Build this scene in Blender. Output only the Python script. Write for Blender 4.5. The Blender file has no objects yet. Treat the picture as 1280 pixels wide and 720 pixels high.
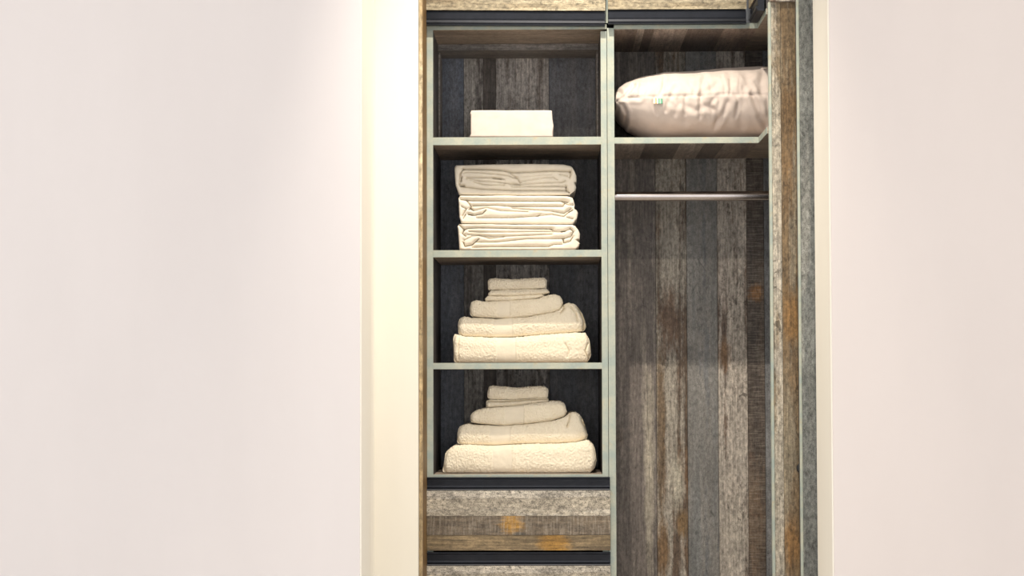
import bpy, bmesh, math, random
import numpy as np
from mathutils import Matrix, Vector, noise

# ------------------------------------------------------------------ camera
scene = bpy.context.scene
col = scene.collection
EYE = Vector((0.0, -6.0, 1.2))
F = 2550.0                                  # focal length in pixels of a 1280x720 frame
YAW, PITCH, ROLL = math.radians(1.01), math.radians(2.54), math.radians(-0.14)
CAMROT = Matrix.Rotation(YAW, 3, 'Z') @ Matrix.Rotation(math.pi / 2 + PITCH, 3, 'X') @ Matrix.Rotation(ROLL, 3, 'Z')
cam = bpy.data.cameras.new('camera')
cam.sensor_width = 36.0
cam.lens = 36.0 * F / 1280.0
cam.clip_end = 60
camo = bpy.data.objects.new('camera', cam)
camo.matrix_world = Matrix.Translation(EYE) @ CAMROT.to_4x4()
col.objects.link(camo)
scene.camera = camo

# ------------------------------------------------------------------ world, lights, exposure
AMBIENT = 1.57
world = bpy.data.worlds.new('world')
scene.world = world
world.use_nodes = True
bgn = world.node_tree.nodes['Background']
bgn.inputs[0].default_value = (0.99, 0.985, 0.985, 1)
bgn.inputs[1].default_value = AMBIENT


def spot(name, loc, target, power, color, size_deg, blend, radius):
    l = bpy.data.lights.new(name, 'SPOT')
    l.energy = power
    l.color = color
    l.spot_size = math.radians(size_deg)
    l.spot_blend = blend
    l.shadow_soft_size = radius
    o = bpy.data.objects.new(name, l)
    o.location = loc
    d = Vector(target) - Vector(loc)
    o.rotation_euler = d.to_track_quat('-Z', 'Y').to_euler()
    col.objects.link(o)
    return o


WARM = (1.0, 0.90, 0.76)
spot('closet_downlight', (0.046, -1.10, 3.60), (0.08, 0.10, 0.90), 235, WARM, 54, 0.75, 0.022)
spot('room_downlight', (0.04, -2.48, 3.60), (0.10, 0.10, 1.40), 70, WARM, 31, 0.8, 0.025)

vs = scene.view_settings
vs.view_transform = 'Standard'
vs.look = 'None'
vs.gamma = 1.0
vs.use_curve_mapping = False
vs.exposure = 0.0

# ------------------------------------------------------------------ measuring helpers


def W(px, py, Y):
    """world point where the sight line through a photo pixel meets the plane y = Y"""
    d = CAMROT @ Vector(((px - 640) / F, -(py - 360) / F, -1.0))
    t = (Y - EYE.y) / d.y
    return EYE + d * t


def WX(px, Y, py=360):
    return W(px, py, Y).x


def WZ(py, Y, px=650):
    return W(px, py, Y).z


def lin(c):
    out = []
    for v in c[:3]:
        v = v / 255.0
        out.append(v / 12.92 if v <= 0.04045 else ((v + 0.055) / 1.055) ** 2.4)
    return (out[0], out[1], out[2], 1.0)


# ------------------------------------------------------------------ materials
class NT:
    def __init__(self, name):
        self.m = bpy.data.materials.new(name)
        self.m.use_nodes = True
        self.t = self.m.node_tree
        self.b = self.t.nodes['Principled BSDF']

    def n(self, typ, **kw):
        nd = self.t.nodes.new(typ)
        for k, v in kw.items():
            setattr(nd, k, v)
        return nd

    def link(self, a, b):
        self.t.links.new(a, b)

    def coords(self, scale, loc=(0, 0, 0)):
        tc = self.n('ShaderNodeTexCoord')
        mp = self.n('ShaderNodeMapping')
        mp.inputs['Scale'].default_value = scale
        mp.inputs['Location'].default_value = loc
        self.link(tc.outputs['Object'], mp.inputs['Vector'])
        return mp.outputs[0]

    def noise(self, vec, scale, detail=4, rough=0.55, dist=0.0):
        nd = self.n('ShaderNodeTexNoise')
        nd.inputs['Scale'].default_value = scale
        nd.inputs['Detail'].default_value = detail
        nd.inputs['Roughness'].default_value = rough
        nd.inputs['Distortion'].default_value = dist
        self.link(vec, nd.inputs['Vector'])
        return nd.outputs['Fac']

    def ramp(self, fac, p0, p1, v0=0.0, v1=1.0):
        nd = self.n('ShaderNodeMapRange')
        nd.inputs['From Min'].default_value = p0
        nd.inputs['From Max'].default_value = p1
        nd.inputs['To Min'].default_value = v0
        nd.inputs['To Max'].default_value = v1
        self.link(fac, nd.inputs['Value'])
        return nd.outputs[0]

    def mix(self, fac, a, b, blend='MIX'):
        nd = self.n('ShaderNodeMix', data_type='RGBA', blend_type=blend)
        if isinstance(fac, (int, float)):
            nd.inputs[0].default_value = fac
        else:
            self.link(fac, nd.inputs[0])
        for i, v in ((6, a), (7, b)):
            if isinstance(v, tuple):
                nd.inputs[i].default_value = v
            else:
                self.link(v, nd.inputs[i])
        return nd.outputs[2]

    def math(self, op, a, b):
        nd = self.n('ShaderNodeMath', operation=op)
        for i, v in enumerate((a, b)):
            if isinstance(v, (int, float)):
                nd.inputs[i].default_value = v
            else:
                self.link(v, nd.inputs[i])
        return nd.outputs[0]

    def bump(self, h, strength, dist):
        nd = self.n('ShaderNodeBump')
        nd.inputs['Strength'].default_value = strength
        nd.inputs['Distance'].default_value = dist
        self.link(h, nd.inputs['Height'])
        self.link(nd.outputs[0], self.b.inputs['Normal'])

    def color(self, c):
        if isinstance(c, tuple):
            self.b.inputs['Base Color'].default_value = c
        else:
            self.link(c, self.b.inputs['Base Color'])

    def set(self, rough=0.6, metal=0.0, spec=0.5):
        self.b.inputs['Roughness'].default_value = rough
        self.b.inputs['Metallic'].default_value = metal
        self.b.inputs['Specular IOR Level'].default_value = spec


SEED = [0]


def wood(name, a, b, axis='Z', paint=None, paint_at=0.56, rust=None, rust_at=0.58, speckle=0.3, grain=0.35,
         patches=(), cross=0.0, dim=1.0, mottle=0.8):
    """weathered board print: two-tone streaks, peeled paint, rust stains, fine grain and flecks"""
    SEED[0] += 1
    r = random.Random(SEED[0] * 7 + 3)
    k = NT(name)

    def sc(across, along):
        return tuple(along if ax == axis else across for ax in 'XYZ')
    off = tuple(r.uniform(-20, 20) for _ in range(3))
    v0 = k.coords(sc(1, 0.035), off)
    v1 = k.coords(sc(1, 0.20), off)
    v2 = k.coords(sc(1, 0.05), off)
    v3 = k.coords(sc(1, 0.4), off)
    v4 = k.coords((1, 1, 1), off)
    bands = k.noise(v0, 34, 3, 0.5)
    cloud = k.noise(v1, 15, 7, 0.7, 0.2)
    c = k.mix(k.ramp(k.math('ADD', k.math('MULTIPLY', bands, 0.55), k.math('MULTIPLY', cloud, 0.45)), 0.38, 0.62), lin(a), lin(b))
    g = k.noise(v2, 190, 3, 0.6)
    if rust:
        c = k.mix(k.ramp(k.noise(v3, 6.0, 4, 0.6, 0.4), rust_at, rust_at + 0.16, 0, 0.7), c, lin(rust))
    pm = None
    if paint:
        fine = k.noise(k.coords(sc(1, 0.30), off), 75, 8, 0.75, 0.3)
        pv = k.math('ADD', k.math('MULTIPLY', bands, 0.5), k.math('ADD', k.math('MULTIPLY', cloud, 0.28), k.math('MULTIPLY', fine, 0.22)))
        pm = k.ramp(pv, paint_at - 0.05, paint_at + 0.01, 0, 0.8)
        c = k.mix(pm, c, lin(paint))
        # knots and scratches that show through the paint
        c = k.mix(k.ramp(k.noise(k.coords(sc(1, 0.35), (off[1], off[2], off[0])), 70, 5, 0.7), 0.66, 0.72, 0, 0.55), c, lin(tuple(x * 0.55 for x in a)))
    for (cx, cy, cz, rx, ry, rz, pc) in patches:
        tc = k.n('ShaderNodeTexCoord')
        mp = k.n('ShaderNodeMapping')
        mp.inputs['Scale'].default_value = (1 / rx, 1 / ry, 1 / rz)
        mp.inputs['Location'].default_value = (-cx / rx, -cy / ry, -cz / rz)
        k.link(tc.outputs['Object'], mp.inputs['Vector'])
        ln = k.n('ShaderNodeVectorMath', operation='LENGTH')
        k.link(mp.outputs[0], ln.inputs[0])
        wob = k.ramp(k.noise(v1, 60, 8, 0.8), 0.2, 0.8, -0.75, 0.75)
        c = k.mix(k.ramp(k.math('ADD', ln.outputs['Value'], wob), 0.5, 1.15, 0.9, 0), c, lin(pc))
    c = k.mix(k.ramp(g, 0.40, 0.62, 0.0, grain), c, (0.012, 0.010, 0.009, 1))
    if cross > 0:
        other = {'Z': 'X', 'X': 'Z', 'Y': 'X'}[axis]
        vc = k.coords(tuple(0.08 if ax == other else 1 for ax in 'XYZ'), off)
        c = k.mix(k.ramp(k.noise(vc, 240, 3, 0.6), 0.45, 0.65, 0, cross), c, lin((170, 160, 145)))
    blot = k.noise(k.coords(sc(1, 0.42), (off[2], off[0], off[1])), 9, 6, 0.62, 0.5)
    c = k.mix(1.0, c, k.ramp(blot, 0.3, 0.7, 0.72, 1.26), 'MULTIPLY')
    vk = k.coords(sc(1, 0.5), (off[1], off[0], off[2]))
    where = k.ramp(k.noise(vk, 8, 2), 0.52, 0.62)
    flake = k.ramp(k.noise(vk, 62, 4, 0.6, 1.2), 0.57, 0.63)
    c = k.mix(k.math('MULTIPLY', k.math('MULTIPLY', where, flake), 0.6 * mottle), c, lin(tuple(x * 0.5 for x in a)))
    mot = k.noise(k.coords(sc(1, 0.55), off), 105, 8, 0.78, 0.2)
    c = k.mix(1.0, c, k.ramp(mot, 0.34, 0.66, 1.0 - 0.55 * mottle, 1.0 + 0.5 * mottle), 'MULTIPLY')
    sp = k.noise(v4, 330, 3, 0.7)
    c = k.mix(k.ramp(sp, 0.52, 0.68, 0, speckle), c, (0.02, 0.018, 0.016, 1))
    if dim != 1.0:
        c = k.mix(1.0, c, (dim, dim, dim, 1), 'MULTIPLY')
    k.color(c)
    k.set(0.5, 0, 0.35)
    h = g if pm is None else k.math('ADD', k.math('MULTIPLY', g, 0.5), pm)
    k.bump(h, 0.25, 0.0015)
    return k.m


def m_wall(name, c, c2):
    k = NT(name)
    v = k.coords((1, 1, 0.25))
    k.color(k.mix(k.ramp(k.noise(v, 2.2, 4, 0.6), 0.35, 0.65), lin(c), lin(c2)))
    k.set(0.9, 0, 0.2)
    k.bump(k.noise(k.coords((1, 1, 1)), 140, 3), 0.04, 0.002)
    return k.m


def m_edge():
    k = NT('sage_edge_banding')
    v = k.coords((1, 1, 1))
    c = k.mix(k.ramp(k.noise(v, 14, 5, 0.6), 0.38, 0.62), lin((157, 169, 163)), lin((183, 185, 169)))
    c = k.mix(k.ramp(k.noise(v, 30, 3), 0.60, 0.72, 0, 0.5), c, lin((190, 172, 134)))
    c = k.mix(k.ramp(k.noise(k.coords((1, 1, 1), (3, 8, 2)), 160, 3), 0.5, 0.7, 0, 0.25), c, lin((140, 150, 142)))
    k.color(c)
    k.set(0.5, 0, 0.4)
    return k.m


def m_plain(name, c, rough=0.6, metal=0.0, spec=0.5, vary=0.12):
    k = NT(name)
    v = k.coords((1, 1, 1))
    d = tuple(x * (1 - vary) for x in c)
    k.color(k.mix(k.ramp(k.noise(v, 40, 4), 0.35, 0.65), lin(c), lin(d)))
    k.set(rough, metal, spec)
    return k.m


def m_cloth(name, c, bump_scale, bump_s, bump_d, c2=None):
    k = NT(name)
    v = k.coords((1, 1, 1))
    c2 = c2 or tuple(x * 0.96 for x in c)
    k.color(k.mix(k.ramp(k.noise(v, 25, 5), 0.35, 0.65), lin(c), lin(c2)))
    k.set(0.95, 0, 0.1)
    k.b.inputs['Sheen Weight'].default_value = 0.15
    k.bump(k.noise(v, bump_scale, 3, 0.6), bump_s, bump_d)
    return k.m


def m_tag():
    k = NT('striped_label')
    tc = k.n('ShaderNodeTexCoord')
    sx = k.n('ShaderNodeSeparateXYZ')
    k.link(tc.outputs['Generated'], sx.inputs[0])
    rp = k.n('ShaderNodeValToRGB')
    rp.color_ramp.interpolation = 'CONSTANT'
    e = rp.color_ramp.elements
    e[0].position, e[0].color = 0.0, lin((226, 214, 190))
    e[1].position, e[1].color = 0.22, lin((214, 150, 95))
    for p, c in ((0.36, (230, 222, 205)), (0.52, (96, 160, 128)), (0.68, (150, 190, 165)), (0.84, (70, 140, 110))):
        n = e.new(p)
        n.color = lin(c)
    k.link(sx.outputs[0], rp.inputs[0])
    k.color(rp.outputs[0])
    k.set(0.6)
    return k.m


ZTOP = WZ(37, 0)
DEPTH = 0.417


def stain_or_light(px, py, pxl, pxr, Y, ztop, rx, rz, c):
    """a stain centred where the photo shows it, in the coordinates of the board pxl..pxr"""
    p = W(px, py, Y)
    return (p.x - (WX(pxl, Y, 450) + WX(pxr, Y, 450)) / 2, 0.0, p.z - ztop / 2, rx, 1.0, rz, c)


M = {
    'wall_l': m_wall('painted_wall_left', (229, 223, 222), (225, 219, 218)),
    'wall_r': m_wall('painted_wall_right', (228, 219, 215), (224, 215, 211)),
    'cream': m_wall('cream_plaster', (234, 229, 217), (230, 224, 211)),
    'trim': m_wall('jamb_paint', (247, 242, 231), (244, 238, 226)),
    'ceil': m_wall('ceiling_paint', (240, 238, 234), (236, 234, 230)),
    'floor': m_wall('floor_covering', (215, 207, 196), (206, 198, 187)),
    'edge': m_edge(),
    'alu': m_plain('black_anodised_profile', (38, 41, 49), 0.42, 0.4, 0.4),
    'alu2': m_plain('black_anodised_lip', (62, 64, 72), 0.32, 0.6, 0.5),
    'chrome': m_plain('polished_chrome', (205, 198, 196), 0.22, 1.0, 0.5, 0.03),
    'bracket': m_plain('rail_socket_metal', (120, 118, 120), 0.35, 0.9),
    'knob': m_plain('black_knob', (22, 22, 24), 0.4),
    'carcass': wood('carcass_inner_board', (96, 92, 90), (74, 74, 78), 'Z', speckle=0.4),
    'under': wood('shelf_underside', (192, 174, 156), (152, 140, 128), 'X', speckle=0.3),
    'rail': wood('back_rail_board', (166, 158, 150), (134, 130, 128), 'X', speckle=0.3),
    'sheet': m_cloth('cotton_sheet', (240, 231, 214), 900, 0.08, 0.0006),
    'box': m_cloth('crisp_white_linen', (222, 212, 203), 900, 0.06, 0.0005),
    'towel': m_cloth('terry_towelling', (246, 235, 212), 360, 0.55, 0.0028, (243, 231, 207)),
    'band': m_cloth('flat_woven_towel_band', (245, 234, 212), 1200, 0.1, 0.0006),
    'pillow': m_cloth('pillow_ticking', (220, 206, 196), 900, 0.06, 0.0005),
    'thread': m_cloth('seam_piping', (222, 206, 194), 900, 0.1, 0.0005),
    'tag': m_tag(),
    'b1': wood('underside_brown', (176, 156, 142), (148, 134, 124), 'Y'),
    'b2': wood('underside_taupe', (192, 176, 164), (164, 150, 142), 'Y', paint=(200, 186, 174)),
    'b3': wood('underside_dark', (136, 122, 112), (116, 106, 102), 'Y'),
    # hanging unit back boards
    'h1': wood('taupe_board', (142, 132, 124), (112, 104, 100), paint=(172, 162, 150), paint_at=0.57, rust=(132, 106, 82), rust_at=0.62,
               patches=(stain_or_light(816, 590, 773, 820, DEPTH, ZTOP, 0.017, 0.34, (190, 180, 162)),)),  # pale strip: lit area past the side board's shadow, painted into the colour
    'h2': wood('brown_peeling_board', (116, 97, 80), (96, 84, 74), paint=(194, 185, 170), paint_at=0.50, mottle=1.1, rust=(146, 104, 62), rust_at=0.55,
               patches=(stain_or_light(829, 690, 820, 859, DEPTH, ZTOP, 0.022, 0.10, (132, 100, 62)), stain_or_light(826, 540, 820, 859, DEPTH, ZTOP, 0.016, 0.30, (124, 102, 76)),
                        stain_or_light(836, 400, 820, 859, DEPTH, ZTOP, 0.034, 0.12, (112, 86, 66)), stain_or_light(853, 655, 820, 859, DEPTH, ZTOP, 0.018, 0.05, (142, 114, 76)),
                        stain_or_light(846, 600, 820, 859, DEPTH, ZTOP, 0.022, 0.10, (196, 188, 170)))),
    'h3': wood('slate_board', (126, 126, 124), (152, 146, 138), paint=(112, 114, 116), paint_at=0.56, speckle=0.5, grain=0.15),
    'h4': wood('bleached_board', (122, 104, 92), (102, 90, 80), paint=(206, 196, 183), paint_at=0.49, mottle=1.1, rust=(148, 112, 80), rust_at=0.58,
               patches=(stain_or_light(905, 445, 897.5, 934.5, DEPTH, ZTOP, 0.022, 0.06, (146, 114, 84)), stain_or_light(904, 350, 897.5, 934.5, DEPTH, ZTOP, 0.02, 0.10, (196, 184, 172)),
                        stain_or_light(918, 660, 897.5, 934.5, DEPTH, ZTOP, 0.04, 0.12, (196, 186, 172)))),
    'h5': wood('dark_hatched_board', (98, 86, 76), (80, 72, 68), cross=0.30, rust=(140, 92, 54), rust_at=0.68,
               patches=(stain_or_light(945, 366, 934.5, 956, DEPTH, ZTOP, 0.026, 0.028, (148, 106, 66)), stain_or_light(943, 660, 934.5, 956, DEPTH, ZTOP, 0.04, 0.20, (120, 100, 82)))),
    'h6': wood('grey_speckled_board', (136, 136, 136), (110, 112, 114), speckle=0.6, grain=0.15),
    # shelf unit back boards
    's1': wood('blue_grey_board', (106, 113, 126), (126, 129, 138), speckle=0.45, grain=0.2),
    's2': wood('grey_brown_board', (106, 97, 91), (126, 121, 118), paint=(184, 178, 170), paint_at=0.50, mottle=1.1),
    's3': wood('dark_brown_board', (92, 84, 78), (108, 98, 90)),
    's4': wood('pale_flaking_board', (122, 111, 103), (138, 128, 120), paint=(204, 197, 190), paint_at=0.495, mottle=1.1),
    's5': wood('charcoal_board', (106, 109, 116), (128, 126, 128), speckle=0.5, grain=0.2),
    # end panels
    'e1': wood('weathered_pale_board', (142, 126, 102), (122, 108, 90), paint=(192, 184, 168), paint_at=0.49, rust=(158, 118, 68), rust_at=0.62, mottle=1.2,
               patches=(stain_or_light(972, 440, 966.5, 978, -0.255, 2.31, 0.03, 0.05, (188, 180, 166)), stain_or_light(970, 320, 966.5, 978, -0.255, 2.31, 0.02, 0.12, (190, 182, 168)))),
    'e2': wood('rusty_brown_board', (134, 112, 82), (116, 98, 76), paint=(160, 148, 126), paint_at=0.56, rust=(152, 110, 58), rust_at=0.60, mottle=1.1,
               patches=(stain_or_light(989, 385, 978, 1003, -0.255, 2.31, 0.03, 0.09, (150, 114, 68)), stain_or_light(988, 670, 978, 1003, -0.255, 2.31, 0.03, 0.08, (142, 106, 62)),
                        stain_or_light(984, 540, 978, 1003, -0.255, 2.31, 0.03, 0.20, (152, 140, 118)), stain_or_light(986, 130, 978, 1003, -0.255, 2.31, 0.03, 0.10, (124, 98, 66)))),
    'e3': wood('concrete_grey_board', (126, 128, 124), (100, 104, 104), paint=(152, 152, 146), paint_at=0.55, speckle=0.7, grain=0.12, mottle=1.2),
    'f1': wood('tan_filler_board', (186, 164, 128), (158, 132, 92), paint=(205, 190, 160), paint_at=0.56),
    'f2': wood('ochre_filler_board', (150, 116, 70), (124, 94, 56)),
    # fronts
    'u1': wood('tan_flecked_board', (188, 176, 150), (168, 154, 126), 'X', paint=(140, 124, 98), paint_at=0.545, speckle=0.35, mottle=1.1),
    'd1': wood('speckled_grey_board', (190, 180, 162), (170, 160, 144), 'X', speckle=0.9, paint=(206, 198, 184), paint_at=0.54, mottle=1.2, grain=0.2),
    'd3': wood('olive_brown_board', (148, 128, 96), (124, 108, 84), 'X', grain=0.5),
}

# ------------------------------------------------------------------ object helpers
WO = {}


def link(name, me, world_loc, parent=None, mat=None, smooth=False):
    o = bpy.data.objects.new(name, me)
    col.objects.link(o)
    base = Vector((0, 0, 0))
    if parent is not None:
        o.parent = parent
        base = WO[parent.name]
    o.location = Vector(world_loc) - base
    WO[o.name] = Vector(world_loc)
    if mat is not None and me is not None:
        me.materials.clear()
        me.materials.append(M[mat])
    if smooth:
        me.polygons.foreach_set('use_smooth', [True] * len(me.polygons))
    return o


def thing(name, label, cat, loc, group=None):
    o = link(name, None, loc)
    return tag(o, label, cat, group)


def tag(o, label, cat, group=None):
    o['label'] = label
    o['category'] = cat
    if group:
        o['group'] = group
    return o


def box(name, x0, x1, y0, y1, z0, z1, mat, parent=None, bev=0.0012):
    c = Vector(((x0 + x1) / 2, (y0 + y1) / 2, (z0 + z1) / 2))
    bm = bmesh.new()
    bmesh.ops.create_cube(bm, size=1.0)
    bmesh.ops.scale(bm, vec=(abs(x1 - x0), abs(y1 - y0), abs(z1 - z0)), verts=bm.verts)
    if bev:
        bmesh.ops.bevel(bm, geom=list(bm.edges), offset=min(bev, abs(x1 - x0) / 4, abs(y1 - y0) / 4, abs(z1 - z0) / 4),
                        segments=1, affect='EDGES', profile=0.5)
    me = bpy.data.meshes.new(name)
    bm.to_mesh(me)
    bm.free()
    return link(name, me, c, parent, mat)


def prism(name, pts, a0, a1, axis, mat, parent=None, origin=None):
    """closed outline pts, extruded a0..a1 along axis: X -> pts are (y,z), Y -> (x,z), Z -> (x,y)"""
    def p3(p, a):
        return {'X': (a, p[0], p[1]), 'Y': (p[0], a, p[1]), 'Z': (p[0], p[1], a)}[axis]
    n = len(pts)
    vs_ = [Vector(p3(p, a0)) for p in pts] + [Vector(p3(p, a1)) for p in pts]
    c = sum(vs_, Vector()) / len(vs_)
    if origin is not None:
        c = Vector(origin)
    me = bpy.data.meshes.new(name)
    faces = [tuple(range(n)), tuple(range(2 * n - 1, n - 1, -1))]
    for i in range(n):
        j = (i + 1) % n
        faces.append((i, i + n, j + n, j))
    me.from_pydata([v - c for v in vs_], [], faces)
    bm = bmesh.new()
    bm.from_mesh(me)
    bmesh.ops.recalc_face_normals(bm, faces=bm.faces)
    bm.to_mesh(me)
    bm.free()
    return link(name, me, c, parent, mat)


def cyl(name, p0, p1, r, mat, parent=None, seg=24, rings=((0, 1), (1, 1))):
    """turned body from p0 to p1; rings = (position 0..1, radius factor)"""
    p0, p1 = Vector(p0), Vector(p1)
    d = p1 - p0
    q = d.to_track_quat('Z', 'Y').to_matrix()
    c = (p0 + p1) / 2
    verts, faces = [], []
    for t, f in rings:
        for i in range(seg):
            a = 2 * math.pi * i / seg
            verts.append(p0 + d * t + q @ Vector((r * f * math.cos(a), r * f * math.sin(a), 0)) - c)
    for k in range(len(rings) - 1):
        for i in range(seg):
            j = (i + 1) % seg
            faces.append((k * seg + i, k * seg + j, (k + 1) * seg + j, (k + 1) * seg + i))
    faces.append(tuple(range(seg - 1, -1, -1)))
    faces.append(tuple((len(rings) - 1) * seg + i for i in range(seg)))
    me = bpy.data.meshes.new(name)
    me.from_pydata(verts, [], faces)
    o = link(name, me, c, parent, mat, True)
    try:
        me.set_sharp_from_angle(angle=math.radians(40))
    except Exception:
        pass
    return o


def struct(o):
    o['kind'] = 'structure'
    return o


# ------------------------------------------------------------------ setting
CEIL = 2.75                                  # top of the fitted furniture
ROOM = 3.65                                  # room ceiling
YW = -0.61                                   # room wall face
YS = -0.21                                   # narrow wall return beside the closet
XL = WX(450.5, YW)
XR = WX(1039, YW)
XS = WX(523.5, YS)
YG = -0.30                                   # grey filler face
struct(box('floor', -4, 4, -6.6, 0.6, -0.05, 0, 'floor', bev=0))
struct(box('ceiling', -4, 4, -6.6, 0.6, ROOM, ROOM + 0.05, 'ceil', bev=0))
struct(box('wall_left', -4, XL, YW, YW + 0.40, 0, ROOM, 'wall_l', bev=0.002))
struct(box('wall_right', XR, 4, YW, YG - 0.012, 0, ROOM, 'wall_r', bev=0.002))
struct(box('wall_back', XL - 0.15, XS, YS, 0.52, 0, ROOM, 'cream', bev=0.002))

struct(box('trim_1', XL - 0.0005, XL + 0.003, YW + 0.0005, YS - 0.001, 0, ROOM, 'trim', bev=0.0008))
struct(box('trim_2', XR - 0.003, XR + 0.0005, YW + 0.0005, YG - 0.012, 0, ROOM, 'trim', bev=0.0008))

# ------------------------------------------------------------------ shelf unit
D = 0.417
BT = 0.019
xa0, xa1 = WX(533, 0), WX(541.5, 0)          # left side board
xb0, xb1 = WX(752, 0), WX(759.6, 0)          # right side board
xm0, xm1 = WX(760.2, 0), WX(769, 0)          # hanging unit side board
zt1, zt0 = WZ(30.5, 0), WZ(37, 0)            # top board
unit = thing('shelf_unit', 'open shelf unit with four compartments, sage edges and weathered drawers below',
             'shelf unit', ((xa0 + xb1) / 2, 0.2, 0))


def board(name, x0, x1, y0, y1, z0, z1, mat, parent, side='front', label=None):
    """board with a sage edge band on its front edge (kept on the same board)"""
    b = box(name, x0, x1, y0 + 0.0016, y1, z0, z1, mat, parent)
    e = box('edge_band', x0, x1, y0, y0 + 0.0016, z0, z1, 'edge', b, 0.0005)
    return b


board('side_panel', xa0, xa1, 0, D + 0.012, 0.06, zt0, 'carcass', unit)
board('side_panel', xb0, xb1, 0, D + 0.012, 0.06, zt0 - 0.006, 'carcass', unit)
tb = board('top_board', xa0, xb1, 0, D + 0.012, zt0, zt1, 'under', unit)
for (ya, yb) in ((171.3, 181), (312.5, 321.3), (453.5, 461.3)):
    board('shelf', xa1, xb0, 0, D, WZ(yb, 0), WZ(ya, 0), 'under', unit)
zbot = WZ(593, 0)
board('bottom_board', xa1, xb0, 0, D, WZ(598, 0), zbot, 'under', unit)
bp = box('back_panel', xa1, xb0, D + 0.004, D + 0.012, 0.06, zt0, 'carcass', unit, 0)
xs = [545, 580, 604.5, 620, 687, 752]
bm_ = ['s1', 's2', 's3', 's4', 's5']
for i in range(5):
    xl_ = xa1 if i == 0 else WX(xs[i], D)
    xr_ = xb0 if i == 4 else WX(xs[i + 1], D)
    box('plank', xl_ + 0.0004, xr_ - 0.0004, D, D + 0.004, zbot, zt0, bm_[i], bp, 0.0008)
# rails round the rear of the top compartment
zsh = WZ(171.3, 0)
yr = 0.255
rail = box('back_rail', xa1, xb0, yr, D, zt0 - 0.020, zt0, 'rail', unit, 0.001)
for s in (0, 1):
    x0_ = xa1 if s == 0 else xb0 - 0.006
    box('back_stile', x0_, x0_ + 0.006, yr + 0.03, D, zsh, zt0 - 0.020, 'rail', unit, 0.001)
box('plinth', xa0, xb1, 0.04, 0.06, 0, 0.06, 'carcass', unit)
# end board closing the gap to the wall return; its front edge is tan, its inner face ochre
fx1 = WX(528.4, YS)
fp = tag(box('end_board', XS + 0.0006, fx1, YS + 0.004, -0.003, 0.0, CEIL - 0.02, 'f2', None, 0.0006),
         'narrow ochre end board with tan front edge between cream wall and shelf unit', 'panel')
box('edge_band', XS + 0.0006, fx1, YS - 0.002, YS + 0.004, 0.0, CEIL - 0.02, 'f1', fp, 0.0012)

# drawers
dx0, dx1 = WX(533.4, -0.02, 650), WX(763, -0.02, 650)
DH = WZ(596.5, -0.02) - WZ(690.5, -0.02)
z_top0 = WZ(596.5, -0.02)


def pull_section(zt, zb, y0):
    """cross-section (y,z) of the recessed grip: top lip, hollow, rounded lower lip"""
    return [(y0 + 0.018, zt), (y0 + 0.001, zt), (y0 + 0.001, zt - 0.0030), (y0 + 0.006, zt - 0.0055),
            (y0 + 0.0085, zb + 0.014), (y0 + 0.0075, zb + 0.0085), (y0 + 0.012, zb + 0.0075), (y0 + 0.013, zb + 0.0045),
            (y0 + 0.001, zb + 0.0042), (y0 - 0.0005, zb + 0.002), (y0, zb), (y0 + 0.018, zb)]


drawer_mats = []
for k in range(4):
    zt = z_top0 - k * DH
    zf1 = zt - (WZ(596.5, -0.02) - WZ(613, -0.02))
    zf0 = zt - (WZ(596.5, -0.02) - WZ(688.3, -0.02))
    dr = box('drawer', dx0 + 0.004, dx1 - 0.004, -0.003, -0.0008, zf0, zf1, 'carcass', unit, 0.001)
    hz = [zf1, zt - (WZ(596.5, -0.02) - WZ(645, -0.02)), zt - (WZ(596.5, -0.02) - WZ(669, -0.02)), zf0]
    wd = dx1 - dx0
    if k == 0:
        mid = wood('dark_slatted_board', (126, 112, 94), (106, 94, 80), 'X', cross=0.4, paint=(186, 176, 158), paint_at=0.63,
                   patches=((WX(641, -0.02, 650) - (dx0 + dx1) / 2, 0, 0.004, 0.036, 1, 0.034, (186, 140, 62)),
                            (WX(648, -0.02, 650) - (dx0 + dx1) / 2, 0, -0.026, 0.022, 1, 0.010, (96, 92, 84))))
        low = wood('olive_stained_board', (150, 130, 98), (126, 110, 86), 'X', grain=0.5,
                   patches=((WX(692, -0.02, 650) - (dx0 + dx1) / 2, 0, 0.0, 0.05, 1, 0.04, (178, 134, 62)),))
        M['dmid'], M['dlow'] = mid, low
        ms = ['d1', 'dmid', 'dlow']
    else:
        ms = ['d1', 'd3', 'd1'] if k % 2 else ['d1', 'dmid', 'd3']
    for j in range(3):
        g = 0.0 if j == 0 else 0.0003
        box('plank', dx0, dx1, -0.020 - (0.0004 if j == 1 else 0), -0.003, hz[j + 1] + 0.0003, hz[j] - g, ms[j], dr, 0.0007)
    pr = prism('handle_profile', pull_section(zt, zf1, -0.020), dx0 + 0.0005, dx1 - 0.0005, 'X', 'alu', dr)

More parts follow.
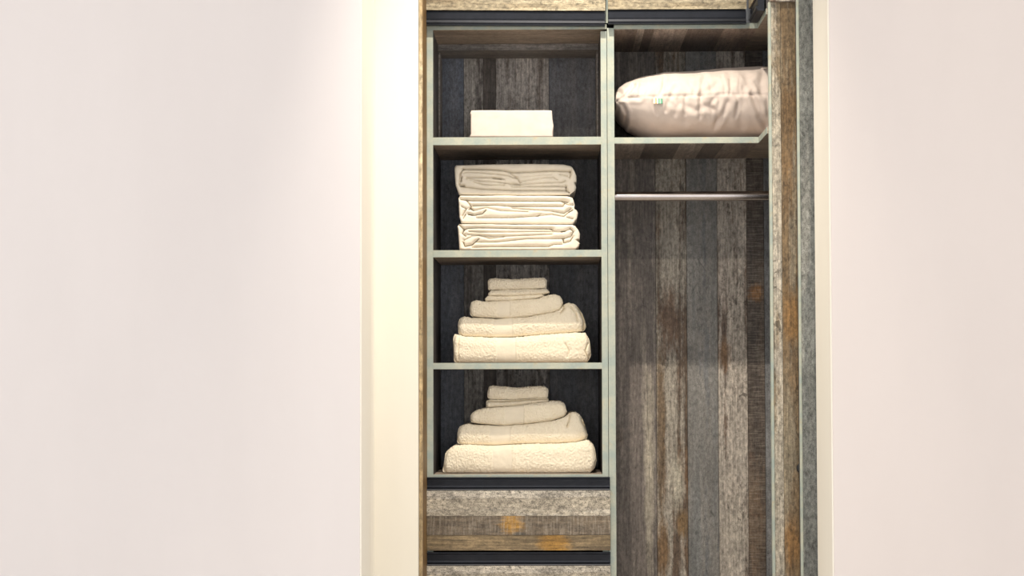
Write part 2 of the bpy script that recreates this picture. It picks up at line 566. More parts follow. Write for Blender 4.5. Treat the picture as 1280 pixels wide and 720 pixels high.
# ------------------------------------------------------------------ hanging unit (turns the corner)
XF = WX(948, 0, 176)                         # front line of the wing that runs towards the room
YE = -0.255                                  # end panel face
XE = 1.13                                    # far side of the wing
hang = thing('corner_wardrobe', 'corner hanging wardrobe of weathered boards with chrome rail beside the shelf unit',
             'wardrobe', ((xm0 + XE) / 2, 0.2, 0))
board('side_panel', xm0, xm1, 0, D + 0.012, 0.06, zt1 - 0.012, 'carcass', hang)
box('side_panel', XE, XE + BT, YE + 0.02, D + 0.012, 0.0, zt0, 'carcass', hang)
bp = box('back_panel', xm1, XE, D + 0.004, D + 0.012, 0.0, zt0, 'carcass', hang, 0)
hx = [760, 820.3, 859, 897.5, 934.5, 956, 990, 1030, 1075]
hm = ['h1', 'h2', 'h3', 'h4', 'h5', 'h6', 'h1', 'h3']
for i in range(8):
    xl_ = xm1 if i == 0 else WX(hx[i], D, 450)
    xr_ = min(XE, WX(hx[i + 1], D, 450)) if i < 7 else XE
    box('plank', xl_ + 0.0004, xr_ - 0.0004, D, D + 0.004, 0.0, zt0, hm[i], bp, 0.0009)


def l_board(name, z0, z1, band=True):
    pts = [(xm1, 0.0016), (XF + 0.0016, 0.0016), (XF + 0.0016, YE + 0.0205), (XE, YE + 0.0205), (XE, D + 0.0035), (xm1, D + 0.0035)]
    b = prism(name, pts, z0, z1, 'Z', 'under', hang)
    box('edge_band', xm1, XF + 0.0016, 0, 0.0016, z0, z1, 'edge', b, 0.0005)
    box('edge_band', XF, XF + 0.0016, YE + 0.0205, 0, z0, z1, 'edge', b, 0.0005)
    return b


tbx = l_board('top_board', zt0, zt1 + 0.001)
shx = l_board('shelf', WZ(180, 0), WZ(172.4, 0))
under_m = ['b1', 'b2', 'b3', 'b2', 'b3']
for b, zz, cuts in ((tbx, zt0, (770, 797, 806, 818, 860, 905)), (shx, WZ(180, 0), (770, 806, 850, 880, 905))):
    for i in range(len(cuts)):
        a = xm1 if i == 0 else WX(cuts[i], 0, 30)
        c = WX(cuts[i + 1], 0, 30) if i + 1 < len(cuts) else XF - 0.002
        o = box('plank', a + 0.0004, c - 0.0004, 0.004, D - 0.001, zz - 0.0015, zz, under_m[(i + (1 if b is shx else 0)) % 5], b, 0.0004)

# end panel of the wing: faces the room
ex0, ex1 = WX(963, YE), XE + BT
ep = box('end_panel', ex0 + 0.004, ex1, YE + 0.003, YE + 0.020, 0.0, WZ(2.5, YE, 980), 'carcass', hang, 0.0005)
es = WX(978, YE)
et = WZ(2.5, YE, 980)
ew = WX(966.5, YE)
box('edge_band', ex0, ew, YE - 0.001, YE + 0.020, 0.0, et, 'edge', ep, 0.001)
pe = [ew, es, WX(998.5, YE) + 0.012, WX(998.5, YE) + 0.10, WX(998.5, YE) + 0.2, ex1]
for i, mt in enumerate(('e1', 'e2', 'e3', 'e1', 'e2')):
    box('plank', pe[i] + 0.0003, pe[i + 1] - 0.0003, YE, YE + 0.003, 0.0, et, mt, ep, 0.0006)
kz = WZ(585, YE, 998)
kx = WX(1002, YE, 585)
cyl('knob', (kx, YE, kz), (kx, YE - 0.016, kz), 0.016, 'knob', ep, 24, ((0, 0.7), (0.3, 0.65), (0.4, 0.95), (0.7, 1.0), (0.92, 0.9), (1, 0.75)))
box('cap_board', ex0 + 0.004, ex1, YE - 0.012, YE + 0.020, et, et + 0.03, 'h4', hang, 0.001)
# grey filler board against the wall
gx0, gxe = WX(998, YG), WX(1001.5, YG)
gp = box('filler_panel', gx0, XR + 0.03, YG + 0.003, YG + 0.02, 0.0, CEIL - 0.02, 'carcass', hang, 0.0005)
box('edge_band', gx0, gxe, YG - 0.001, YG + 0.003, 0, CEIL - 0.02, 'edge', gp, 0.001)
box('plank', gxe + 0.0002, XR + 0.03, YG, YG + 0.003, 0, CEIL - 0.02, 'e3', gp, 0.0006)
# hanging rail
YR = 0.19
rz = WZ(246.2, YR)
hr = cyl('hanging_rail', (xm1 + 0.001, YR, rz), (XE - 0.001, YR, rz), 0.0148, 'chrome', hang, 32)
cyl('rail_socket', (xm1, YR, rz), (xm1 + 0.006, YR, rz), 0.0185, 'bracket', hr, 28, ((0, 1), (0.7, 1), (1, 0.9)))
cyl('rail_socket', (XE, YR, rz), (XE - 0.006, YR, rz), 0.0185, 'bracket', hr, 28, ((0, 1), (0.7, 1), (1, 0.9)))

# ------------------------------------------------------------------ overhead cabinets
YD = -0.030                                  # face of the overhead doors


def upper_section(zt, zb, y0):
    """grip below an overhead door: shadow gap, hollow back, lower lip that stands proud"""
    h = zt - zb
    return [(y0 + 0.024, zt), (y0 + 0.012, zt), (y0 + 0.012, zt - 0.12 * h), (y0 + 0.004, zt - 0.14 * h), (y0 + 0.006, zb + 0.48 * h),
            (y0 + 0.0075, zb + 0.36 * h), (y0 + 0.001, zb + 0.33 * h), (y0 - 0.0005, zb + 0.16 * h), (y0 + 0.004, zb + 0.13 * h),
            (y0 + 0.004, zb), (y0 + 0.024, zb)]


def overhead(label, x0, x1, zdoor, zgrip, tilt, xo):
    t = thing('overhead_cabinet', label, 'cabinet', ((x0 + x1) / 2, 0.2, zt1))
    bd = box('body', x0 + xo[0], x1 - xo[1], 0.0, D + 0.012, zt1 + 0.0012, CEIL - 0.03, 'carcass', t, 0.001)
    me = box('door_core', x0 + 0.002, x1 - 0.002, YD + 0.003, YD + 0.02, zdoor, CEIL - 0.04, 'carcass', None, 0.0006)
    me.name = 'door'
    me.parent = t
    c = WO.pop('door_core')
    WO[me.name] = c
    me.location = c - WO[t.name]
    box('edge_band', x1 - 0.012, x1 + xo[2], -0.0022, -0.0002, zt1 + 0.002, CEIL - 0.03, 'edge', bd, 0.0004)
    z = zdoor
    k = 0
    while z < CEIL - 0.06:
        z1 = min(z + 0.105, CEIL - 0.04)
        box('plank', x0, x1, YD, YD + 0.003, z + (0.0003 if k else 0), z1 - 0.0003, 'u1', me, 0.0006)
        z = z1
        k += 1
    pr = prism('handle_profile', upper_section(zdoor - 0.0015, zgrip, YD), x0 + 0.001, x1 - 0.001, 'X', 'alu', me)
    me.rotation_euler = (0, math.radians(tilt), 0)
    return t


ux0, ux1 = WX(533.2, YD, 20), WX(757.6, YD, 20)
overhead('tan weathered overhead cabinet with slightly tilted black grip above the shelf unit', ux0, ux1,
         WZ(13.0, YD), WZ(31.3, YD), 0.55, (0.0, 0.0, 0.006))
vx0, vx1 = WX(760.2, YD, 20), WX(933.5, YD, 20)
oc = overhead('tan weathered overhead cabinet with level black grip above the pillow', vx0, vx1,
              WZ(11.5, YD, 850), WZ(29.3, YD, 850), 0.1, (0.004, 0.0, -0.001))
# wing cabinet: door faces sideways across the niche
wx = WX(936, YD, 20)
wing = thing('overhead_cabinet', 'overhead corner cabinet with black grip running toward the room above the end panel', 'cabinet',
             ((wx + XE) / 2, 0.1, zt1))
box('body', wx + 0.03, XE, YE + 0.022, D + 0.012, zt1 + 0.0015, CEIL - 0.03, 'carcass', wing, 0.001)
zd = WZ(11.5, YD, 850)
wd_ = box('door', wx + 0.003, wx + 0.02, YE + 0.022, YD + 0.004, zd, CEIL - 0.04, 'carcass', wing, 0.0006)
z, k = zd, 0
while z < CEIL - 0.06:
    z1 = min(z + 0.105, CEIL - 0.04)
    box('plank', wx, wx + 0.003, YE + 0.022, YD + 0.002, z + 0.0003, z1 - 0.0003, 'u1', wd_, 0.0006)
    z = z1
sec = [(wx + (p[0] - YD), p[1]) for p in upper_section(zd - 0.0015, WZ(29.3, YD, 850), YD)]
prism('handle_profile', sec, YE + 0.022, YD - 0.001, 'Y', 'alu', wd_)

# ------------------------------------------------------------------ soft goods


def polydist(X, Y, pts):
    """distance to a polyline and signed vertical side, on arrays"""
    best = np.full(X.shape, 1e9)
    side = np.zeros(X.shape)
    for (x0, y0), (x1, y1) in zip(pts[:-1], pts[1:]):
        dx, dy = x1 - x0, y1 - y0
        L2 = dx * dx + dy * dy + 1e-9
        t = np.clip(((X - x0) * dx + (Y - y0) * dy) / L2, 0, 1)
        qx, qy = x0 + t * dx, y0 + t * dy
        d = np.hypot(X - qx, Y - qy)
        m = d < best
        best = np.where(m, d, best)
        side = np.where(m, Y - qy, side)
    return best, side


def spacing(n, c=0.55):
    t = np.linspace(0, 1, n)
    return (1 - c) * t + c * (0.5 - 0.5 * np.cos(np.pi * t))


def soft_solid(name, top, bottom, Y0, depth, mat, label, cat, group=None, rx=0.012, rz=0.012, ry=0.012, rc=0.006, left=None, right=None,
               relief=None, nu=200, nv=44, pile=0.0, band=None, lump=0.0, seed=0, creases=(), back_taper=0.0):
    """folded cloth: outline curves give its front, ry/rx/rz the roundness of its front fold, depth how far it reaches back"""
    P = lambda p: W(p[0], p[1], Y0)
    T = np.array([P(p)[:] for p in top])
    B = np.array([P(p)[:] for p in bottom])
    xl, xr = min(T[0, 0], B[0, 0]), max(T[-1, 0], B[-1, 0])
    u, v = spacing(nu, 0.5), spacing(nv, 0.75)
    U, V = np.meshgrid(u, v, indexing='ij')
    # side outlines: x at u=0 / u=1 as function of v (0 bottom .. 1 top)
    def side(pts, dflt0, dflt1):
        if pts is None:
            return dflt0 + (dflt1 - dflt0) * V
        q = [P(p) for p in pts]
        zz = np.array([p.z for p in q])
        xx = np.array([p.x for p in q])
        o = np.argsort(zz)
        zz, xx = zz[o], xx[o]
        return np.interp(zz[0] + (zz[-1] - zz[0]) * V, zz, xx)
    XLs = side(left, B[0, 0], T[0, 0])
    XRs = side(right, B[-1, 0], T[-1, 0])
    X = XLs + (XRs - XLs) * U
    zt = np.interp(X, T[:, 0], T[:, 2])
    zb = np.interp(X, B[:, 0], B[:, 2])
    # smooth the traced outline a little along u
    ker = np.hanning(9)
    ker /= ker.sum()
    def sm(A):
        Ap = np.pad(A, ((4, 4), (0, 0)), mode='edge')
        return sum(ker[i] * Ap[i:i + A.shape[0]] for i in range(9))
    zt, zb = sm(zt), sm(zb)
    ex = np.minimum(X - XLs, XRs - X)
    kx = np.clip(1 - ex / max(rc, 1e-6), 0, 1)
    cut = (1 - np.sqrt(np.maximum(1 - kx ** 2, 0)))
    hh = np.maximum(zt - zb, 1e-4)
    rcz = np.minimum(rc, hh * 0.45)
    zt2, zb2 = zt - rcz * cut, zb + rcz * cut
    Z = zb2 + (zt2 - zb2) * V
    ez = np.minimum(Z - zb2, zt2 - Z)
    rzz = np.minimum(rz, (zt2 - zb2) * 0.5)
    kz_ = np.clip(1 - ez / np.maximum(rzz, 1e-6), 0, 1)
    kxx = np.clip(1 - ex / rx, 0, 1)
    off = np.clip(kz_ ** 2 + kxx ** 2, 0, 1)
    Yv = Y0 + ry * (1 - np.sqrt(np.maximum(1 - off, 0)))
    # creases traced in photo pixels, relief goes back into the cloth
    px2 = 640 + (X - W(640, 360, Y0).x) * F / (6 + Y0)
    pc = W(650, 260, Y0)
    py2 = 260 - (Z - pc.z) * F / (6 + Y0)
    inner = np.clip(np.minimum(ex / 0.004, ez / 0.002), 0, 1)
    for cr in creases:
        pts, dp = cr[0], cr[1] * 0.0013
        wl = cr[2] if len(cr) > 2 else 2.6
        d, s = polydist(px2, py2, pts)
        low = np.exp(-(d / (0.5 * wl)) ** 1.2)
        up = np.exp(-(d / (0.75 * wl)) ** 1.2)
        Yv = Yv + (dp * np.where(s >= 0, low, up) + 0.8 * dp * np.exp(-(d / 0.55) ** 2)) * inner
    inband = np.zeros(X.shape)
    if band:
        b0, b1 = band
        inband = np.clip(np.minimum((px2 - b0) / 0.8, (b1 - px2) / 0.8), 0, 1)
        Yv = Yv + 0.0018 * inband
        Yv = Yv + 0.0016 * np.exp(-((px2 - b0) / 0.7) ** 2)
    rnd = random.Random(seed)
    so = Vector((rnd.uniform(0, 50), rnd.uniform(0, 50), rnd.uniform(0, 50)))
    verts = np.stack([X, Yv, Z], -1).reshape(-1, 3)
    if pile or lump:
        ib = inband.reshape(-1)
        dn = np.empty(len(verts))
        dl = np.empty(len(verts))
        for i, p in enumerate(verts):
            q = Vector(p)
            dn[i] = noise.noise(q * 290 + so) + 0.6 * noise.noise(q * 170 + so) if pile else 0
            dl[i] = noise.noise(Vector((q.x * 16, q.y * 30, q.z * 40)) + so) + 0.5 * noise.noise(q * 70 + so)
        nrm = np.zeros_like(verts)
        nrm[:, 1] = -1
        # near top/bottom edge push outwards as well so the outline gets fluffy
        vv = V.reshape(-1)
        nrm[:, 2] = np.clip((vv - 0.8) * 5, 0, 1) - np.clip((0.2 - vv) * 5, 0, 1) * 0.15
        verts = verts + nrm * (dn * pile * (1 - 0.85 * ib) + dl * lump)[:, None]
    idx = np.arange(nu * nv).reshape(nu, nv)
    faces = []
    a, b, c, d = idx[:-1, :-1], idx[1:, :-1], idx[1:, 1:], idx[:-1, 1:]
    faces.append(np.stack([a, b, c, d], -1).reshape(-1, 4))
    loop = np.concatenate([idx[:, 0], idx[-1, 1:], idx[-2::-1, -1], idx[0, -2:0:-1]])
    base = verts[loop]
    allv = [verts]
    prev = loop
    n0 = len(verts)
    yb = Y0 + depth
    cen = base.mean(0)
    steps = [0.06, 0.15, 0.35, 0.6, 0.85, 0.96, 1.0]
    for s in steps:
        r_ = base.copy()
        r_[:, 1] = base[:, 1] + (yb - base[:, 1]) * s
        w = 0.0
        if s > 0.9:
            w = {0.96: 0.006, 1.0: 0.02}[s]
        r_[:, 0] += np.sign(cen[0] - r_[:, 0]) * np.minimum(w, np.abs(cen[0] - r_[:, 0]))
        hz_ = np.abs(cen[2] - r_[:, 2])
        r_[:, 2] += np.sign(cen[2] - r_[:, 2]) * np.minimum(w * 0.4, hz_)
        ids = np.arange(n0, n0 + len(loop))
        n0 += len(loop)
        allv.append(r_)
        faces.append(np.stack([prev, ids, np.roll(ids, -1), np.roll(prev, -1)], -1))
        prev = ids
    # rear cap
    cap = np.concatenate([base.mean(0, keepdims=True)])
    cap[0, 1] = yb + 0.001
    allv.append(cap)
    tri = np.stack([prev, np.full(len(prev), n0), np.roll(prev, -1)], -1)
    V3 = np.concatenate(allv)
    origin = np.array([cen[0], Y0 + depth / 2, V3[:, 2].min()])
    V3 = V3 - origin
    fl = [tuple(int(q) for q in f) for arr in faces for f in arr] + [tuple(int(q) for q in f) for f in tri]
    me = bpy.data.meshes.new(name)
    me.from_pydata([tuple(p) for p in V3], [], fl)
    bm = bmesh.new()
    bm.from_mesh(me)
    bmesh.ops.recalc_face_normals(bm, faces=bm.faces)
    bm.to_mesh(me)
    bm.free()
    o = link(name, me, origin, None, mat, True)
    tag(o, label, cat, group)
    if band:
        me.materials.append(M['band'])
        b0, b1 = W(band[0], 400, Y0).x - origin[0], W(band[1], 400, Y0).x - origin[0]
        for p in me.polygons:
            cx = p.center.x
            if b0 < cx < b1:
                p.material_index = 1
    return o


# white folded linen block on the upper shelf
soft_solid('folded_linen', [(587.2, 139.6), (589, 137.8), (640, 137.6), (689, 137.8), (690.6, 139)],
           [(587.0, 171.0), (640, 171.1), (691, 171.1)], 0.05, 0.3, 'box',
           'crisp white folded linen block with square edges alone on the uppermost shelf', 'linen',
           rx=0.004, rz=0.004, ry=0.004, rc=0.002, left=[(587, 171), (588.4, 168), (588.2, 155), (588.4, 143), (587.2, 140.5), (588.6, 138)],
           right=[(691.2, 171), (690.8, 166), (692, 157), (690.6, 148), (690, 138)], lump=0.0006, seed=3, nu=120)

SHEETS = 'folded sheets on one shelf'
soft_solid('folded_sheet', [(568, 208.5), (570, 206.3), (600, 205.3), (650, 204.8), (704, 205.2), (712, 207.2), (718, 210), (720, 213)],
           [(572, 243), (640, 243.8), (714, 243.6)], 0.088, 0.28, 'sheet',
           'folded cream sheet shaded by the shelf above, topmost of three', 'bed sheet', SHEETS,
           rx=0.009, rz=0.007, ry=0.008, rc=0.004,
           left=[(568, 206), (568.5, 220), (569.5, 233), (573, 243)],
           right=[(716, 205), (720.6, 212), (720.8, 222), (718.4, 226), (720.4, 232), (719, 238), (713, 243.6)], lump=0.0012, seed=5,
           nu=320, nv=110, creases=(
               ([(579, 211), (612, 211.5), (630, 213), (640, 215.5), (660, 215), (690, 213.5), (714, 214.5)], 9, 3),
               ([(579, 211), (575, 217), (574, 230), (576, 232)], 6, 2),
               ([(580, 215), (600, 215.2), (625, 218), (636, 219.5), (646, 223)], 5),
               ([(583, 222), (600, 221.5), (618, 222), (630, 224)], 6),
               ([(584, 223), (600, 226), (615, 226.7), (640, 230), (650, 230.5)], 5),
               ([(592, 226.5), (604, 230.5), (612, 231), (630, 231)], 5),
               ([(577, 232), (581, 233.5), (600, 236), (640, 238), (700, 238.3), (709, 238.5)], 7, 3),
               ([(638, 216), (647, 223), (650, 228)], 5, 2),
               ([(642, 222), (665, 220), (690, 218)], 3),
               ([(650, 227.5), (680, 222), (692, 222), (697, 225)], 4),
               ([(640, 231), (675, 229), (703, 228), (707, 226)], 5),
               ([(640, 233), (700, 233), (708, 234)], 6),
               ([(708, 233), (708, 238), (712, 241)], 7, 2),
               ([(713, 222), (714, 218), (713, 214)], 7, 2), ([(700, 218), (710, 220)], 5),
               ([(577, 221), (576, 226)], 10, 1.5), ([(576, 232), (580, 232)], 10, 1.2), ([(616, 222), (626, 223)], 7, 1.5)))
soft_solid('folded_sheet', [(573, 247), (575, 244.4), (640, 244.2), (708, 244.8), (717, 247), (718, 250)],
           [(575, 279), (640, 279.6), (716, 279.9)], 0.080, 0.29, 'sheet',
           'brightly lit folded cream sheet in the middle of the three stacked sheets', 'bed sheet', SHEETS,
           rx=0.008, rz=0.007, ry=0.008, rc=0.004,
           left=[(573, 244), (573.5, 260), (574, 272), (576, 279)],
           right=[(716, 244), (718.4, 249), (718, 257), (721, 259), (722.6, 264), (721.5, 272), (717, 280)], lump=0.0012, seed=6,
           nu=320, nv=110, creases=(
               ([(576, 249), (590, 250.5), (640, 251), (704, 251.5), (710, 253)], 8, 3),
               ([(591, 257), (620, 256), (640, 257.8), (704, 258), (706, 255)], 8, 3),
               ([(588, 261), (592, 263), (608, 259), (625, 263), (660, 264.5)], 6),
               ([(585, 267), (592, 269), (603, 267), (607, 263)], 8, 2),
               ([(596, 272), (640, 272), (672, 270), (675, 268)], 6),
               ([(640, 260), (690, 264), (705, 267), (714, 261)], 6),
               ([(672, 270), (690, 268), (705, 271), (712, 265)], 6),
               ([(577, 258), (583, 261), (580, 266), (578, 270)], 5, 1.6),
               ([(583, 250), (589, 258), (586, 262)], 6, 1.8), ([(579, 273), (582, 268)], 5, 1.5),
               ([(586, 268), (590, 268.5)], 9, 1.2), ([(588, 260), (591, 262)], 9, 1.2),
               ([(712, 265), (716, 263)], 8, 1.3), ([(709, 272), (716, 274)], 5, 1.5), ([(703, 252), (710, 256), (717, 256.5)], 6, 2)))
soft_solid('folded_sheet', [(572, 282), (574, 279.8), (640, 280.4), (715, 280.6), (723, 283.4), (725, 287)],
           [(573, 312.2), (640, 312.4), (722, 312.2)], 0.072, 0.3, 'sheet',
           'brightly lit folded cream sheet lying on the shelf, lowest of three', 'bed sheet', SHEETS,
           rx=0.008, rz=0.007, ry=0.008, rc=0.004,
           left=[(572, 279.5), (573, 295), (574, 312)],
           right=[(720, 280), (725, 286), (724.6, 296), (720.5, 299), (724.8, 303), (723.5, 308), (719.5, 312.2)], lump=0.0012, seed=7,
           nu=320, nv=110, creases=(
               ([(574, 281), (580, 287), (585, 285), (600, 284.5), (640, 285.5), (690, 286.5)], 8, 3),
               ([(580, 287), (578, 292), (582, 295)], 9, 2),
               ([(586, 289), (600, 290), (640, 290), (680, 289.5), (692, 290)], 6),
               ([(584, 293), (600, 294), (615, 295.5), (640, 295), (690, 293)], 6),
               ([(580, 300), (590, 295), (598, 294), (612, 298), (630, 296)], 6),
               ([(579, 303), (581, 308), (590, 306), (598, 299)], 9, 2),
               ([(596, 302.5), (620, 302.5), (660, 298.5), (705, 298.5), (714, 296)], 7, 3),
               ([(590, 309), (620, 308.5), (686, 308.5), (692, 306), (703, 305.5)], 6),
               ([(689, 287), (695, 290), (703, 290), (712, 287)], 6), ([(702, 289.8), (707, 289.3)], 9, 1.3),
               ([(704, 299), (705, 304), (713, 302), (716, 297)], 8, 2),
               ([(713, 286), (717, 290), (715, 294)], 8, 1.8)))

TW = dict(mat='towel', cat='towel', pile=0.0016, lump=0.0010)
G3, G4 = 'towel stack under the folded sheets', 'towel stack above the drawers'


def towel(name, top, bottom, Y0, depth, label, group, seed, band=None, left=None, right=None, **kw):
    a = dict(TW)
    a.update(kw)
    return soft_solid(name, top, bottom, Y0, depth, label=label, group=group, seed=seed, band=band, left=left, right=right,
                      nu=280, nv=58, **a)


S = dict(rx=0.016, rz=0.03, ry=0.018, rc=0.008)
SM = dict(rx=0.009, rz=0.012, ry=0.010, rc=0.004)
# stack on the third shelf
towel('bath_towel', [(566, 421), (568, 417), (572, 418), (580, 420.5), (620, 422), (640, 421.5), (680, 418.2), (720, 415.2), (732, 416), (737, 424), (738.5, 436)],
      [(567, 453.4), (620, 453.3), (700, 453.2), (734, 453), (739, 446)], 0.090, 0.32,
      'thick cream bath towel with flat woven band, lowest of the six-piece stack', G3, 11, (620.5, 645), creases=(([(573, 419), (572.5, 450)], 3, 2), ([(706, 430), (711, 440), (709, 447)], 3, 3), ([(735, 430), (731, 440), (735, 448)], 4, 2)), **S)
towel('bath_towel', [(572, 404), (574, 398), (580, 395.2), (590, 397), (620, 398.5), (660, 396), (690, 391), (700, 387), (704, 381), (710, 378), (719, 380), (727, 390), (731, 399), (733, 406)],
      [(572.5, 418), (580, 420.3), (620, 421.6), (640, 421.2), (680, 418), (720, 415.2), (732, 413)], 0.104, 0.29,
      'cream bath towel half in shade with curled end, fifth from top in the six-piece stack', G3, 12, (617, 641), creases=(([(704, 382), (705, 387), (701, 391)], 8, 3), ([(722, 384), (727, 394), (730, 404), (729, 413)], 8, 2.5), ([(713, 384), (720, 392), (722, 402)], 4, 3)), **S)
towel('hand_towel', [(587, 383), (589, 377), (597, 374.6), (603, 376.4), (640, 375.6), (672, 373), (685, 368.7), (693, 367.6), (700, 370), (703.5, 375)],
      [(587.5, 395), (600, 396.5), (635, 398), (660, 395.6), (690, 390.8), (700, 387), (704, 380)], 0.116, 0.24,
      'shaded cream hand towel with curled end below the small folded cloths, third shelf', G3, 13, (622, 638), rx=0.012, rz=0.02, ry=0.014, rc=0.007)
towel('face_cloth', [(606, 372.5), (610, 369.6), (640, 369.8), (675, 367.7), (680, 368.8)],
      [(606, 376), (640, 375.6), (670, 373), (680, 370.2)], 0.124, 0.15,
      'thin cream face cloth lying directly on the hand towel, third shelf', G3, 14, lump=0.0006, **SM)
towel('face_cloth', [(610, 366), (614, 363), (625, 362.2), (660, 361), (683, 361.2), (687, 363.6)],
      [(610, 369.4), (640, 369.7), (670, 368), (680, 367.5), (687, 366)], 0.122, 0.16,
      'thin cream face cloth, second from top of the six-piece towel stack', G3, 15, lump=0.0006, **SM)
towel('face_cloth', [(609.5, 351), (612, 348.5), (618, 347.7), (640, 349), (660, 347.8), (680, 347.2), (683.5, 349)],
      [(610, 362.4), (635, 361.8), (660, 361), (683, 360.4)], 0.124, 0.15,
      'small plump cream face cloth topping the six-piece towel stack', G3, 16, lump=0.0010, **SM)
# stack on the unit's bottom board
towel('bath_towel', [(556, 566), (560, 562), (568, 556.8), (580, 556.2), (615, 557.5), (660, 555.2), (700, 554.6), (720, 553.2), (735, 550), (742, 556), (745, 565), (745.5, 572)],
      [(553, 591.3), (600, 591.5), (650, 591.5), (738, 591.3), (743, 586), (746, 578)], 0.062, 0.34,
      'thickest cream bath towel resting just above the drawers, lowest of its stack', G4, 21, (615, 640), **S)
towel('bath_towel', [(571.5, 539), (574, 533), (585, 529.4), (590, 531), (625, 533), (660, 530.4), (695, 526), (707, 520.5), (713, 515.5), (720, 515), (727, 521), (731, 530), (734, 540)],
      [(571, 555), (580, 556), (615, 557.2), (650, 555), (700, 554.3), (720, 553), (734, 549), (735, 545)], 0.090, 0.30,
      'cream bath towel half in shade with curled end, lying on the thickest towel', G4, 22, (612, 638), creases=(([(712, 517), (711, 526), (708, 534)], 6, 3), ([(726, 520), (727, 528), (733, 538)], 8, 2.5)), **S)
towel('hand_towel', [(588, 518), (594, 513.4), (602, 511), (610, 509.8), (640, 507.4), (680, 502.5), (690, 500.8), (700, 501.2), (706, 505), (708.5, 512)],
      [(588, 528), (600, 530), (630, 532.4), (660, 530), (690, 526), (705, 520.6), (709, 516)], 0.112, 0.25,
      'cream hand towel with lit lower edge, third piece from bottom above the drawers', G4, 23, (631, 655), rx=0.012, rz=0.02, ry=0.014, rc=0.007)
towel('face_cloth', [(607.5, 501), (612, 499.4), (640, 500), (675, 497.6), (684, 498), (686, 499)],
      [(607.5, 509.4), (640, 507.4), (670, 503.6), (686, 501.6)], 0.122, 0.16,
      'thin cream face cloth with visible fold under the rolled one, above the drawers', G4, 24, lump=0.0005,
      creases=(([(609, 501.8), (625, 502.6), (650, 501.2), (672, 499.8), (684, 500)], 6, 1.5),), **SM)
towel('face_cloth', [(609, 489), (611, 483.3), (616, 481.3), (635, 484), (645, 485.2), (660, 483.6), (680, 482.4), (685.5, 486)],
      [(609, 498), (615, 499.2), (640, 499.7), (660, 498.2), (685, 497.4)], 0.124, 0.15,
      'small cream face cloth with sagging top edge, topmost piece above the drawers', G4, 25, lump=0.0012, rx=0.010, rz=0.016, ry=0.012, rc=0.006)

# ------------------------------------------------------------------ pillow
YP = 0.012


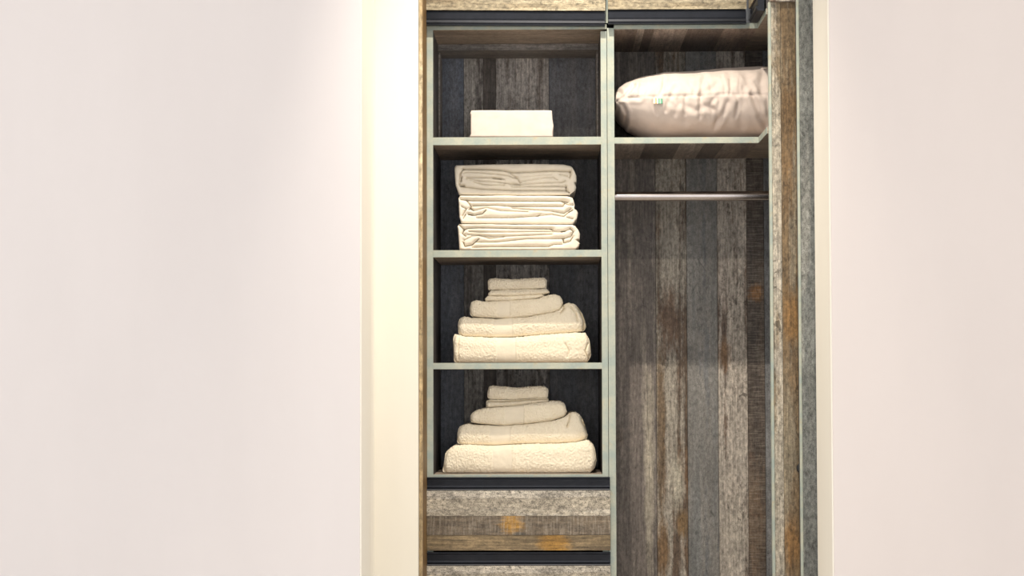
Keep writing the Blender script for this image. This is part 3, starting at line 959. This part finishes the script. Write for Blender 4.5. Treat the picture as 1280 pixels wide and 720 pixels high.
def pillow():
    tp = [(768.6, 121), (770, 113), (775, 105.5), (783, 99.5), (795, 94), (810, 90.3), (830, 86.6), (860, 84.2), (900, 80.6), (930, 78.8), (961, 77.8), (1000, 80), (1030, 90), (1046, 108), (1050, 120)]
    bt = [(768.6, 128), (770, 136), (776, 146), (785, 155), (798, 163), (812, 168.5), (828, 171.3), (860, 172), (900, 172), (961, 172), (1010, 172), (1035, 162), (1048, 140), (1050, 126)]
    sm_ = [(768.6, 125), (780, 123), (800, 122.3), (830, 121.6), (878, 121), (900, 119.5), (945, 120), (1000, 121), (1050, 123)]
    T = np.array([W(p[0], p[1], YP + 0.06)[:] for p in tp])
    Bq = np.array([W(p[0], p[1], YP + 0.06)[:] for p in bt])
    Sq = np.array([W(p[0], p[1], YP)[:] for p in sm_])
    zshelf = WZ(172.4, 0) + 0.001
    nu, na = 300, 170
    u = spacing(nu, 0.6)
    x = T[0, 0] + (T[-1, 0] - T[0, 0]) * u
    zt, zb, zs = np.interp(x, T[:, 0], T[:, 2]), np.interp(x, Bq[:, 0], Bq[:, 2]), np.interp(x, Sq[:, 0], Sq[:, 2])
    zb = np.maximum(zb, zshelf)
    hd = 0.19
    yc = YP + hd
    e = np.minimum(u, 1 - u) * (T[-1, 0] - T[0, 0])
    k = np.clip(1 - e / 0.10, 0, 1)
    d = hd * (1 - 0.16 * k ** 2.2)
    ang = np.linspace(0, 2 * np.pi, na, endpoint=False)       # 0 = front seam, pi/2 = top
    X = np.repeat(x[:, None], na, 1)
    ca, sa = np.cos(ang)[None, :], np.sin(ang)[None, :]
    n = 2.0
    cy = np.sign(ca) * np.abs(ca) ** (2 / 2.6)
    sz = np.sign(sa) * np.abs(sa) ** (2 / 2.1)
    Y = yc - d[:, None] * cy
    Z = zs[:, None] + np.where(sz >= 0, (zt - zs)[:, None], (zs - zb)[:, None]) * sz
    # creases traced on the front
    px2 = 640 + (X - W(640, 360, YP).x) * F / (6 + YP)
    pc = W(860, 120, YP + 0.03)
    py2 = 120 - (Z - pc.z) * F / (6 + YP + 0.03)
    front = np.clip(ca, 0, 1) ** 0.6 + 0 * X
    disp = np.zeros_like(X)
    cr = [([(786, 122.8), (820, 122), (878, 121), (900, 119.6), (945, 120), (1000, 121)], 3.5, 0.7),
          ([(878, 120), (879, 108), (884, 96)], 5, 3.2), ([(879, 118), (893, 112), (900, 104)], 3, 3),
          ([(822, 120), (833, 108), (842, 96)], 3, 4), ([(840, 120), (846, 110)], 3, 3),
          ([(920, 119), (917, 108), (916, 94)], 5, 4), ([(925, 119), (935, 108), (936, 95)], 3.5, 4),
          ([(943, 122), (948, 135), (953, 147), (961, 157)], 8, 3), ([(956, 120), (953, 105), (957, 92)], 6, 3.5),
          ([(876, 122), (880, 132), (892, 139), (900, 150), (897, 157)], 5, 3.2), ([(895, 124), (890, 132), (893, 138)], 4, 2.5),
          ([(880, 137), (870, 139), (850, 131), (842, 123)], 3, 3), ([(858, 122), (862, 134), (858, 150)], 3, 4),
          ([(911, 130), (907, 142), (900, 152)], 4, 3), ([(930, 122), (926, 140), (930, 158)], 3, 4),
          ([(772, 126), (783, 120), (789, 114), (794, 106)], 7, 2.2), ([(772, 127), (780, 132), (785, 142), (786, 150)], 7, 2.2),
          ([(770, 124), (778, 117), (776, 112)], 6, 2), ([(774, 126), (790, 123), (800, 124)], 4, 2.2),
          ([(772, 130), (776, 140), (784, 148)], 5, 2), ([(800, 121), (806, 110), (808, 100)], 3, 3.5)]
    rp = random.Random(4)
    for i in range(22):                                    # short puckers drawn in by the seam stitching
        x0_ = 792 + 170 * (i + rp.random()) / 22
        d_ = rp.choice((-1, 1))
        cr.append(([(x0_, 121 + 1.5 * d_), (x0_ + rp.uniform(-3, 4), 121 + d_ * 8), (x0_ + rp.uniform(-7, 9), 121 + d_ * rp.uniform(13, 26))],
                   rp.uniform(1.8, 3.6), rp.uniform(1.6, 2.6)))
    for pts, dp, wdt in cr:
        dd, s = polydist(px2, py2, pts)
        disp -= dp * 0.0009 * np.exp(-(dd / wdt) ** 2)
        if wdt > 1:
            disp += dp * 0.0004 * np.exp(-((dd - wdt * 2.2) / (wdt * 1.2)) ** 2)
    so = Vector((3.3, 9.1, 4.7))
    for i in range(nu):
        for j in range(na):
            q = Vector((X[i, j] * 9, Y[i, j] * 9, Z[i, j] * 12)) + so
            disp[i, j] += 0.004 * noise.noise(q) * min(1, e[i] / 0.03) + 0.0012 * noise.noise(q * 3.5) * min(1, e[i] / 0.03)
    ny, nz = -cy, sz
    ln = np.hypot(ny, nz) + 1e-6
    wgt = np.where(ca > -0.2, 1.0, 0.4)
    Y = Y + disp * wgt * ny / ln
    Z = Z + disp * wgt * nz / ln
    Z = np.maximum(Z, zshelf)
    V3 = np.stack([X, Y, Z], -1).reshape(-1, 3)
    org = np.array([x.mean(), yc, zshelf])
    idx = np.arange(nu * na).reshape(nu, na)
    a, b = idx[:-1], idx[1:]
    quads = np.stack([a, b, np.roll(b, -1, 1), np.roll(a, -1, 1)], -1).reshape(-1, 4)
    fl = [tuple(int(q) for q in f) for f in quads]
    fl.append(tuple(int(i) for i in idx[0]))
    fl.append(tuple(int(i) for i in idx[-1][::-1]))
    me = bpy.data.meshes.new('pillow')
    me.from_pydata([tuple(p) for p in V3 - org], [], fl)
    bm = bmesh.new()
    bm.from_mesh(me)
    bmesh.ops.recalc_face_normals(bm, faces=bm.faces)
    bm.to_mesh(me)
    bm.free()
    o = link('pillow', me, org, None, 'pillow', True)
    tag(o, 'plump pale pink pillow with a front seam and striped label above the chrome rail', 'pillow')
    # sewn label: a short loop of tape that stands off the seam
    w0, w1 = WX(816.5, YP, 126), WX(828, YP, 126)
    zt_, zb_ = WZ(122.2, YP, 822), WZ(130, YP, 822)
    y0 = YP + 0.002
    sec = [(y0, zt_), (y0 - 0.007, zt_ - 0.004), (y0 - 0.012, zb_ + 0.002), (y0 - 0.0125, zb_), (y0 - 0.0115, zb_ - 0.0005),
           (y0 - 0.0100, zb_ + 0.002), (y0 - 0.005, zt_ - 0.006), (y0 + 0.001, zt_ - 0.003)]
    t = prism('label_tag', sec, w0, w1, 'X', 'tag', o)
    t['label'] = 'striped fabric label'
    return o


pillow()
